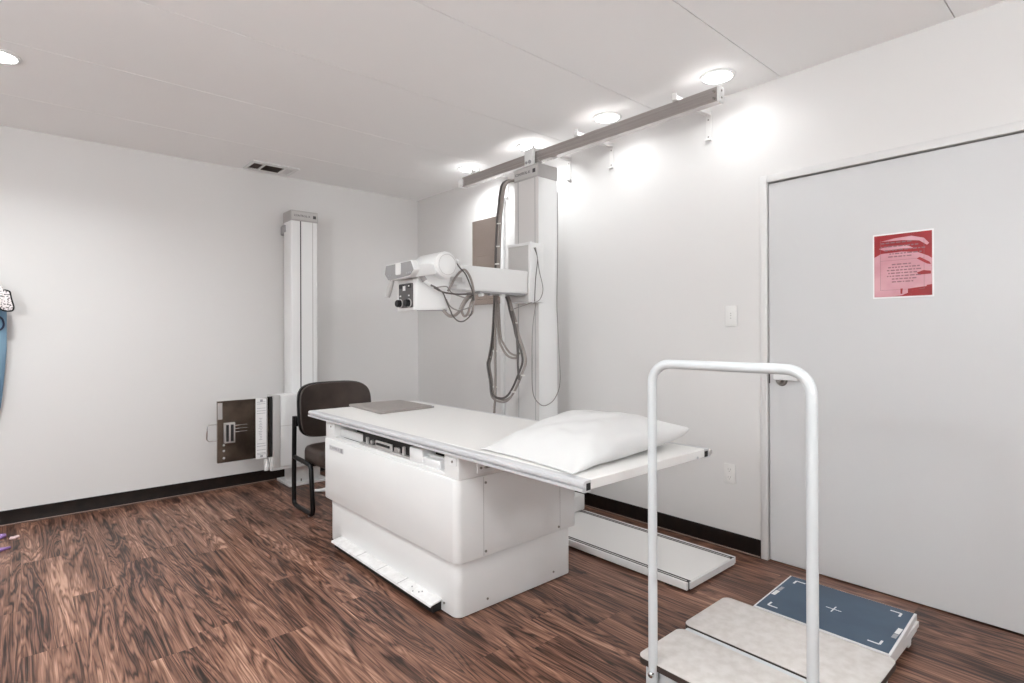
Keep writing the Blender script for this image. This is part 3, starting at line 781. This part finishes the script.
# ------------------------------------------------------------------ wall bucky stand
wb = thing('chest_xray_stand', (1.85, 4.9, 0), 'slim white wall column with a pulled-out steel film tray, beside the chair', 'chest x-ray stand')
BX0, BX1, BY0, BY1, BT = 1.733, 1.960, 4.80, 4.985, 2.262
obj('column', MB().prism(rrect(BX0, BX1, BY0, BY1, .012, 4), 'z', .02, BT, 0), 'white', wb); c_ = wb.children[-1]
q = MB().box(BX0+.074, BX0+.083, BY0-.003, BY0+.001, .02, BT)
obj_each('groove', q, 'panelgrey', c_)
q = MB().box(BX0+.181, BX0+.187, BY0-.0022, BY0+.001, .02, BT)
obj_each('seam', q, 'grey', c_)
obj_each('channel_strip', MB().box(BX0+.083, BX0+.181, BY0-.001, BY0+.001, .02, BT), 'white', c_)
obj('column_cap', MB().box(BX0-.003, BX1+.003, BY0-.006, BY1+.003, BT, 2.352, .003), 'cap', wb); c_ = wb.children[-1]
obj('name_plate', MB().box(BX0+.006, BX1-.004, BY0-.009, BY0-.005, BT+.012, 2.342, .001, 1), 'grey', c_)
q = MB().text('CONTROL-X', .024, face_mtx(((BX0+BX1)/2-.024, BY0-.009, 2.307), (1, 0, 0), (0, 0, 1)), .0012)
q.box(BX1-.042, BX1-.016, BY0-.0103, BY0-.009, 2.294, 2.320)
obj('lettering', q, 'print_dark', c_)
q = MB().box(BX0-.012, BX0+.01, 4.93, 4.99, 2.18, 2.24, .003).box(BX0+.01, BX1-.01, 4.98, YB-.001, 2.17, 2.25, .003)
obj('wall_bracket', q, 'grey2', wb)
obj('base_plate', MB().box(1.692, 2.03, 4.745, 5.055, 0, .022, .004), 'white', wb)
hx0, hx1 = 1.524, 2.02
q = MB().box(hx0+.058, hx1, 4.645, 4.795, .208, .790, .008)
obj('film_housing', q, 'white', wb); h_ = wb.children[-1]
obj_each('seam', MB().box(hx0+.06, hx1-.004, 4.6435, 4.6455, .538, .541), 'grey', h_)
obj('edge_strip', MB().box(hx0+.003, hx0+.060, 4.640, 4.790, .205, .792, .003), 'grey', h_)
q = MB().box(hx0-.012, hx1+.01, 4.655, 4.80, .182, .208, .004)
q.box(hx0-.014, hx0+.004, 4.650, 4.72, .186, .300, .004)
q.cyl((hx0-.042, 4.665, .192), (hx0-.042, 4.665, .290), .018, 16, .004)
q.box(hx0-.04, hx0, 4.668, 4.69, .21, .25)
obj('lower_bracket', q, 'white', wb)
q = MB().box(BX0-.01, BX1+.01, 4.775, 4.80, .05, .182, .004)
obj('foot_cover', q, 'white', wb)
q = MB().box(1.118, 1.50, 4.640, 4.664, .308, .778, .002, 1)
obj('film_tray', q, 'tray', wb); t_ = wb.children[-1]
q = MB().box(1.486, 1.522, 4.645, 4.66, .30, .786)
obj('tray_gap', q, 'dark', t_)
q = MB().prism([(1.393, .783), (1.474, .776), (1.474, .302), (1.393, .300)], 'y', 4.634, 4.641)
obj('chart_strip', q, 'sign_white', t_)
q = MB()
for z in (.335, .345, .37, .40, .42, .66, .68, .70, .735, .75): q.box(1.400, 1.466, 4.6330, 4.6342, z-.0015, z+.0015)
for k in range(14): q.box(1.412+random.uniform(0, .012), 1.435+random.uniform(0, .01), 4.6330, 4.6342, .45+k*.013, .4535+k*.013)
q.box(1.425, 1.445, 4.6330, 4.6342, .312, .328).box(1.425, 1.445, 4.6330, 4.6342, .752, .77)
obj('printed_lines', q, 'print_grey', t_)
obj('trim', MB().box(1.478, 1.483, 4.636, 4.642, .31, .78), 'alum2', t_)
q = MB().tube([(1.12, 4.652, .604), (1.065, 4.652, .606), (1.050, 4.652, .592), (1.048, 4.652, .498), (1.060, 4.652, .483), (1.12, 4.652, .480)], .005, 8)
obj('handle', q, 'chrome', t_)
q = MB()
q.box(1.160, 1.172, 4.612, 4.640, .470, .604, .002, 1).box(1.222, 1.236, 4.612, 4.640, .466, .604, .002, 1).box(1.160, 1.236, 4.612, 4.640, .598, .612, .002, 1).box(1.160, 1.236, 4.612, 4.640, .458, .472, .002, 1)
q.slot(1).box(1.172, 1.190, 4.60, 4.640, .472, .598).box(1.198, 1.222, 4.60, 4.640, .472, .598)
q.slot(0).box(1.188, 1.200, 4.594, 4.64, .465, .60, .002, 1)
obj('clamp', q, ['alum2', 'dark'], t_)
q = MB()
for z in (.535, .56, .585): q.cyl((1.236, 4.632, z), (1.27, 4.632, z), .005, 8).cyl((1.27, 4.636, z), (1.33, 4.636, z), .002, 6)
obj_each('spring_pin', q, 'chrome', t_)
q = MB()
for z in (.444, .40, .345): q.cyl((1.16, 4.630, z), (1.16, 4.640, z), .009, 14)
obj_each('knob', q, 'chrome', t_)
q = MB().box(1.120, 1.152, 4.636, 4.641, .64, .765, .001, 1)
obj('scale_plate', q, 'alum2', t_)

# ------------------------------------------------------------------ chair
ch = thing('guest_chair', (1.83, 4.0, 0), 'dark brown vinyl guest chair with black sled frame between table and back wall', 'chair')
def squircle(a, hw, hh, p=4.2):
    c, s = math.cos(a), math.sin(a)
    return (math.copysign(abs(c)**(2/p), c)*hw, math.copysign(abs(s)**(2/p), s)*hh)
bcx, bcz = 1.835, .710
def back_pt(x, z, d):
    yb = 4.13+.055*(1-((x-bcx)/.29)**2)+(z-bcz)*.12
    return Vector((x, yb+d, z))
def cushion(hw, hh, d0, d1, bulge):
    mb = MB(); n = 56; R = 9
    t = bmesh.new()
    rings = []
    prof = [(i/R, None) for i in range(R+1)]
    def ringf(scale, d): return [t.verts.new(back_pt(bcx+squircle(2*PI*k/n, hw*scale, hh*scale)[0], bcz+squircle(2*PI*k/n, hw*scale, hh*scale)[1], d)) for k in range(n)]
    c0 = t.verts.new(back_pt(bcx, bcz, d0-bulge))
    L_ = []
    for s in (.25, .5, .7, .85, .94, .985): L_.append(ringf(s, d0-bulge*(1-s**3)))
    L_.append(ringf(1.0, d0+.008)); L_.append(ringf(1.0, d1-.006)); L_.append(ringf(.97, d1)); L_.append(ringf(.5, d1+.004))
    c1 = t.verts.new(back_pt(bcx, bcz, d1+.004))
    for k in range(n): t.faces.new((c0, L_[0][k], L_[0][(k+1) % n]))
    for A, B in zip(L_, L_[1:]):
        for k in range(n): t.faces.new((A[k], B[k], B[(k+1) % n], A[(k+1) % n]))
    for k in range(n): t.faces.new((c1, L_[-1][(k+1) % n], L_[-1][k]))
    bmesh.ops.recalc_face_normals(t, faces=t.faces[:])
    mb._take(t); return mb
obj('backrest', cushion(.284, .200, -.022, .012, .014), 'vinyl', ch, angle=50); bk_ = ch.children[-1]
obj('back_shell', cushion(.292, .207, .006, .046, 0), 'black', bk_, angle=50)
q = MB().tube([back_pt(bcx+squircle(2*PI*k/60, .282, .198)[0], bcz+squircle(2*PI*k/60, .282, .198)[1], -.016) for k in range(60)], .0052, 8, closed=True)
obj('piping', q, 'piping', bk_, angle=180)
def seat():
    mb = MB(); t = bmesh.new(); n = 48; cx, cy = 1.835, 3.905
    def ringf(sx, z, dome=0):
        out = []
        for k in range(n):
            x, y = squircle(2*PI*k/n, .285*sx, .205*sx, 6.5)
            out.append(t.verts.new((cx+x, cy+y, z+dome)))
        return out
    c0 = t.verts.new((cx, cy, .478)); L_ = [ringf(.35, .479), ringf(.72, .478), ringf(.89, .474), ringf(.955, .466), ringf(.987, .452), ringf(1.0, .432), ringf(1.0, .378), ringf(.985, .364), ringf(.93, .356)]
    for k in range(n): t.faces.new((c0, L_[0][k], L_[0][(k+1) % n]))
    for A, B in zip(L_, L_[1:]):
        for k in range(n): t.faces.new((A[k], B[k], B[(k+1) % n], A[(k+1) % n]))
    t.faces.new(L_[-1]); bmesh.ops.recalc_face_normals(t, faces=t.faces[:])
    return mb._take(t)
obj('seat', seat(), 'vinyl', ch, angle=60); s_ = ch.children[-1]
obj('seat_pan', MB().rbox(1.60, 2.07, 3.74, 4.08, .338, .357, .04, .003), 'black', s_)
for sx in (-1, 1):
    X = 1.833+sx*.300
    P = [Vector(p) for p in ((X, 4.205, .67), (X, 4.205, .30), (X, 4.200, .05))]
    path = [(X, 4.190, .675), (X, 4.198, .45), (X, 4.203, .20), (X, 4.203, .055), (X, 4.198, .030), (X, 4.175, .018), (X, 4.12, .017), (X, 3.93, .017), (X, 3.875, .018), (X, 3.852, .028), (X, 3.845, .055), (X, 3.862, .20), (X, 3.878, .335), (X, 3.890, .356), (X, 3.915, .362), (X, 4.05, .368), (X, 4.188, .372)]
    q = MB().tube(path, .0165, 12)
    obj('side_frame', q, 'black', ch, angle=60); sf = ch.children[-1]
    q = MB()
    for y in (3.90, 4.15): q.cyl((X, y, 0), (X, y, .004), .012, 12)
    obj_each('glide', q, 'grey2', sf)
    q = MB().box(min(X, X-sx*.045), max(X, X-sx*.045), 4.168, 4.198, .60, .675, .004)
    obj('back_mount', q, 'black', ch)
obj('cross_bar', MB().tube([(1.533, 3.93, .352), (2.133, 3.93, .352)], .012, 10).tube([(1.533, 4.06, .356), (2.133, 4.06, .356)], .012, 10), 'black', ch)

# white cord under the chair
wc = MB().tube([(1.99, 4.60, .20), (2.0, 4.52, .17), (1.99, 4.47, .10), (1.93, 4.46, .03), (1.86, 4.45, .014), (1.78, 4.47, .013), (1.90, 4.40, .013), (2.05, 4.37, .013), (2.25, 4.40, .013), (2.42, 4.55, .013), (2.5, 4.8, .013), (2.55, 5.05, .013)], .011, 8, smooth=6)
tag(obj('power_cord', wc, 'white', loc=(1.9, 4.45, 0), angle=180), 'thick white cord looping on the floor behind the chair legs', 'cord')

# ------------------------------------------------------------------ step stool
st = thing('step_stool', (1.94, .87, 0), 'white framed step stool with beige speckled boards and tall handrail', 'step stool')
SZ = .155
def board(name, x0, x1, y0, y1, r, z):
    t_ = MB().prism(rrect(x0, x1, y0, y1, r, 6), 'z', z-.003, z, .0015, 2)
    o = obj(name, t_, 'speck', st)
    e_ = MB().prism(rrect(x0-.0008, x1+.0008, y0-.0008, y1+.0008, r, 6), 'z', z-.023, z-.003)
    obj('edge_band', e_, 'edge', o)
board('step_board', 1.620, 1.895, .560, 1.178, .030, SZ)
board('step_board', 1.930, 2.265, .560, 1.186, .030, SZ)
q = MB().box(1.890, 1.922, .575, 1.160, SZ-.022, SZ-.0035, .002, 1)
obj('centre_rail', q, 'stoolwhite', st)
q = MB()
q.box(1.640, 1.665, .585, 1.150, .05, SZ-.023, .003)
q.box(2.215, 2.240, .585, 1.150, .05, SZ-.023, .003)
q.box(1.640, 2.240, .585, .608, .09, SZ-.023, .003)
q.box(1.640, 2.240, 1.128, 1.150, .09, SZ-.023, .003)
obj('apron', q, 'stoolwhite', st)
for x in (1.653, 2.227):
    for y in (.597, 1.139):
        q = MB().box(x-.014, x+.014, y-.014, y+.014, .008, SZ-.024, .003)
        obj('leg', q, 'stoolwhite', st); l_ = st.children[-1]
        obj('rubber_foot', MB().cyl((x, y, 0), (x, y, .012), .018, 14, .003), 'black', l_)
HR = .0155; HX = 1.620; ya, yb, zt, rr = .597, 1.110, 1.179, .068
path = [(HX, yb, .055), (HX, yb, zt-rr)]
for k in range(1, 9): a = PI/2*k/8; path.append((HX, yb-rr+rr*math.cos(a), zt-rr+rr*math.sin(a)))
for k in range(0, 9): a = PI/2*k/8; path.append((HX, ya+rr-rr*math.sin(a), zt-rr+rr*math.cos(a)))
path += [(HX, ya, .055)]
obj('handrail', MB().tube(path, HR, 20), 'stoolwhite', st, angle=60); hr = st.children[-1]
for y in (ya, yb):
    q = MB().lathe([(0, -.010), (.006, -.0095), (.010, -.006), (.011, 0), (.011, .004), (0, .004)], (HX-HR+.001, y-.002, .122), 'x', 18)
    q.slot(1).cyl((HX-HR-.0095, y-.002, .122), (HX-HR-.0085, y-.002, .122), .004, 6)
    obj('bolt', q, ['chrome', 'dark'], hr)

# ------------------------------------------------------------------ blue topped platform
bl = thing('foot_platform', (2.61, .87, 0), 'low white platform with a slate blue marked top beside the door', 'platform')
q0 = [(2.389, .612), (2.826, .630), (2.818, 1.140), (2.387, 1.122)]
def quad(f, g=0): 
    c = Vector((2.605, .876)); return [tuple(c+(Vector(p)-c)*f) for p in q0]
sd = MB().prism(quad(1.0), 'z', .070, .0985, .003)
# end skirts with cut-outs
sd.prism([(2.400, .071), (2.400, .052), (2.445, .050), (2.45, .034), (2.66, .034), (2.665, .018), (2.70, .018), (2.705, .040), (2.785, .044), (2.79, .050), (2.822, .050), (2.822, .071)], 'y', .622, .634)
sd.prism([(2.400, .071), (2.400, .052), (2.445, .050), (2.45, .034), (2.66, .034), (2.665, .018), (2.70, .018), (2.705, .040), (2.785, .044), (2.79, .050), (2.816, .050), (2.816, .071)], 'y', 1.116, 1.128)
obj('body', sd, 'white', bl)
top = MB().prism(quad(.966), 'z', .0985, .1002, .0005, 1)
obj('blue_mat', top, 'blue', bl); bm_ = bl.children[-1]
mk = MB(); zt0, zt1 = .1002, .1008
def bar(x, y, lx, ly): mk.box(x-lx/2, x+lx/2, y-ly/2, y+ly/2, zt0, zt1)
for cx, cy, sx, sy in ((2.44, .662, 1, 1), (2.775, .672, -1, 1), (2.770, 1.092, -1, -1), (2.436, 1.080, 1, -1)):
    bar(cx+sx*.018, cy, .036, .008); bar(cx, cy+sy*.020, .008, .04)
bar(2.605, .876, .060, .005); bar(2.605, .876, .005, .060)
obj_each('alignment_mark', mk, 'print_white', bm_)
mk = MB()
for cy, x0 in ((.640, 2.585), (1.108, 2.56)):
    bar(x0+.018, cy, .055, .016)
obj_each('label', mk, 'print_white', bm_)
mk = MB()
for cy, x0 in ((.640, 2.585), (1.108, 2.56)):
    bar(x0-.035, cy, .04, .016) if cy < 1 else bar(x0+.075, cy, .045, .014)
obj_each('label_plate', mk, 'print_grey', bm_)
for x in (2.43, 2.78):
    for y in (.66, 1.09):
        obj('rubber_foot', MB().cyl((x, y, 0), (x, y, .072), .022, 16, .003), 'black', bl)

# ------------------------------------------------------------------ lead aprons hanging at the left, scraps on the floor
ap = thing('lead_apron', (-.36, 4.99, .75), 'blue vinyl lead apron hanging against the back wall at the left edge', 'apron')
def apron_pt(a, b_):
    z = .78+.68*b_
    xr = -.104+.036*min(1, b_*1.6)**.7
    x = -.66+(xr+.66)*a
    y = 5.005-.035*math.sin(a*PI*5.2+.6)*(.55+.45*(1-b_))-.03*(1-abs(2*a-1)**6)
    return Vector((x, y, z))
q = MB(); q.grid(lambda a, b_: apron_pt(a, b_), 60, 24); q.grid(lambda a, b_: apron_pt(1-a, b_)+Vector((0, .014, 0)), 60, 24)
# close the rim
t = bmesh.new()
def strip(fn, n=60):
    A = [t.verts.new(fn(k/n)) for k in range(n+1)]; B = [t.verts.new(fn(k/n)+Vector((0, .014, 0))) for k in range(n+1)]
    for k in range(n): t.faces.new((A[k], A[k+1], B[k+1], B[k]))
strip(lambda s: apron_pt(s, 0)); strip(lambda s: apron_pt(s, 1)); strip(lambda s: apron_pt(0, s), 24); strip(lambda s: apron_pt(1, s), 24)
q._take(t); q.weld()
obj('panel', q, 'denim', ap, angle=60)
q = MB().tube([apron_pt(.93, .93)+Vector((0, -.006, 0)), apron_pt(.965, .90)+Vector((0, -.006, 0)), apron_pt(.975, .84)+Vector((0, -.006, 0)), apron_pt(.95, .80)+Vector((0, -.006, 0)), apron_pt(.90, .79)+Vector((0, -.006, 0))], .006, 6, smooth=4)
obj('pocket_binding', q, 'navy', ap)
q = MB().tube([(-.40, YB, 1.62), (-.40, 5.0, 1.62), (-.40, 4.965, 1.63), (-.40, 4.955, 1.66)], .008, 8)
q.box(-.43, -.37, YB-.006, YB, 1.58, 1.67, .002, 1)
q.box(-.66, -.12, 4.985, 5.0, 1.455, 1.475, .003).box(-.41, -.39, 4.985, 5.0, 1.46, 1.62)
obj('hanger', q, 'alum2', ap)
fl = thing('thyroid_collar', (-.17, 4.95, 1.43), 'black and white floral collar hung over the blue apron', 'collar')
fp_ = [(-.40, 1.66), (-.25, 1.655), (-.16, 1.650), (-.115, 1.640), (-.090, 1.605), (-.080, 1.580), (-.056, 1.572), (-.052, 1.555), (-.046, 1.52), (-.036, 1.475), (-.040, 1.452), (-.060, 1.447), (-.085, 1.452), (-.11, 1.475), (-.16, 1.49), (-.40, 1.49)]
obj('collar_face', MB().prism(fp_, 'y', 4.918, 4.940, .004), 'floral', fl, angle=60)
q = MB().tube([(x, 4.929, z) for x, z in fp_[5:14]], .008, 8, smooth=4)
obj('binding', q, 'black', fl, angle=180)
def scrap(name, pts, h, m, label, cat):
    cx = sum(p[0] for p in pts)/len(pts); cy = sum(p[1] for p in pts)/len(pts)
    o = obj(name, MB().prism(pts, 'z', .0005, h, h*.3), m, loc=(cx, cy, 0)); return tag(o, label, cat)
scrap('plastic_petal', [(-.155, 4.47), (-.10, 4.475), (-.045, 4.52), (-.10, 4.535), (-.155, 4.53)], .014, 'purple', 'lilac plastic petal on the floor, the one farther from the baseboard', 'plastic petal')
scrap('plastic_petal', [(-.17, 4.75), (-.10, 4.745), (-.068, 4.79), (-.072, 4.83), (-.12, 4.85), (-.17, 4.84)], .016, 'purple', 'lilac plastic petal on the floor, the one nearer the baseboard', 'plastic petal')
scrap('paper_scrap', [(-.055, 4.715), (-.028, 4.70), (-.005, 4.735), (-.012, 4.765), (-.035, 4.745), (-.05, 4.755)], .010, 'pinkish', 'tiny pale pink scrap on the floor beside the lilac petals', 'scrap')

# ------------------------------------------------------------------ camera, world, view
cam = bpy.data.cameras.new('camera'); co_ = bpy.data.objects.new('camera', cam); COL.objects.link(co_)
yaw, roll, pitch, f, cy = .7238, -.0033, .0018, 556.25, 333.44
R = Vector((math.cos(yaw), -math.sin(yaw), 0)); F = Vector((math.sin(yaw)*math.cos(pitch), math.cos(yaw)*math.cos(pitch), math.sin(pitch))); U = R.cross(F)
cx_ = R*math.cos(roll)+U*math.sin(roll); cu_ = -R*math.sin(roll)+U*math.cos(roll)
m = Matrix((cx_, cu_, -F)).transposed().to_4x4(); m.translation = Vector((0, 0, 1.28)); co_.matrix_world = m
cam.sensor_width = 36; cam.lens = f/1024*36; cam.shift_y = -(341.5-cy)/1024; cam.clip_start = .02
SC.camera = co_
wd = bpy.data.worlds.new('world'); wd.use_nodes = True; SC.world = wd
wd.node_tree.nodes['Background'].inputs['Color'].default_value = (.8, .85, 1, 1); wd.node_tree.nodes['Background'].inputs['Strength'].default_value = .3
SC.view_settings.view_transform = 'Standard'; SC.view_settings.look = 'None'; SC.view_settings.gamma = 1; SC.view_settings.use_curve_mapping = False
SC.view_settings.exposure = 0.29
SC.cycles.max_bounces = 12; SC.cycles.diffuse_bounces = 8; SC.cycles.glossy_bounces = 4
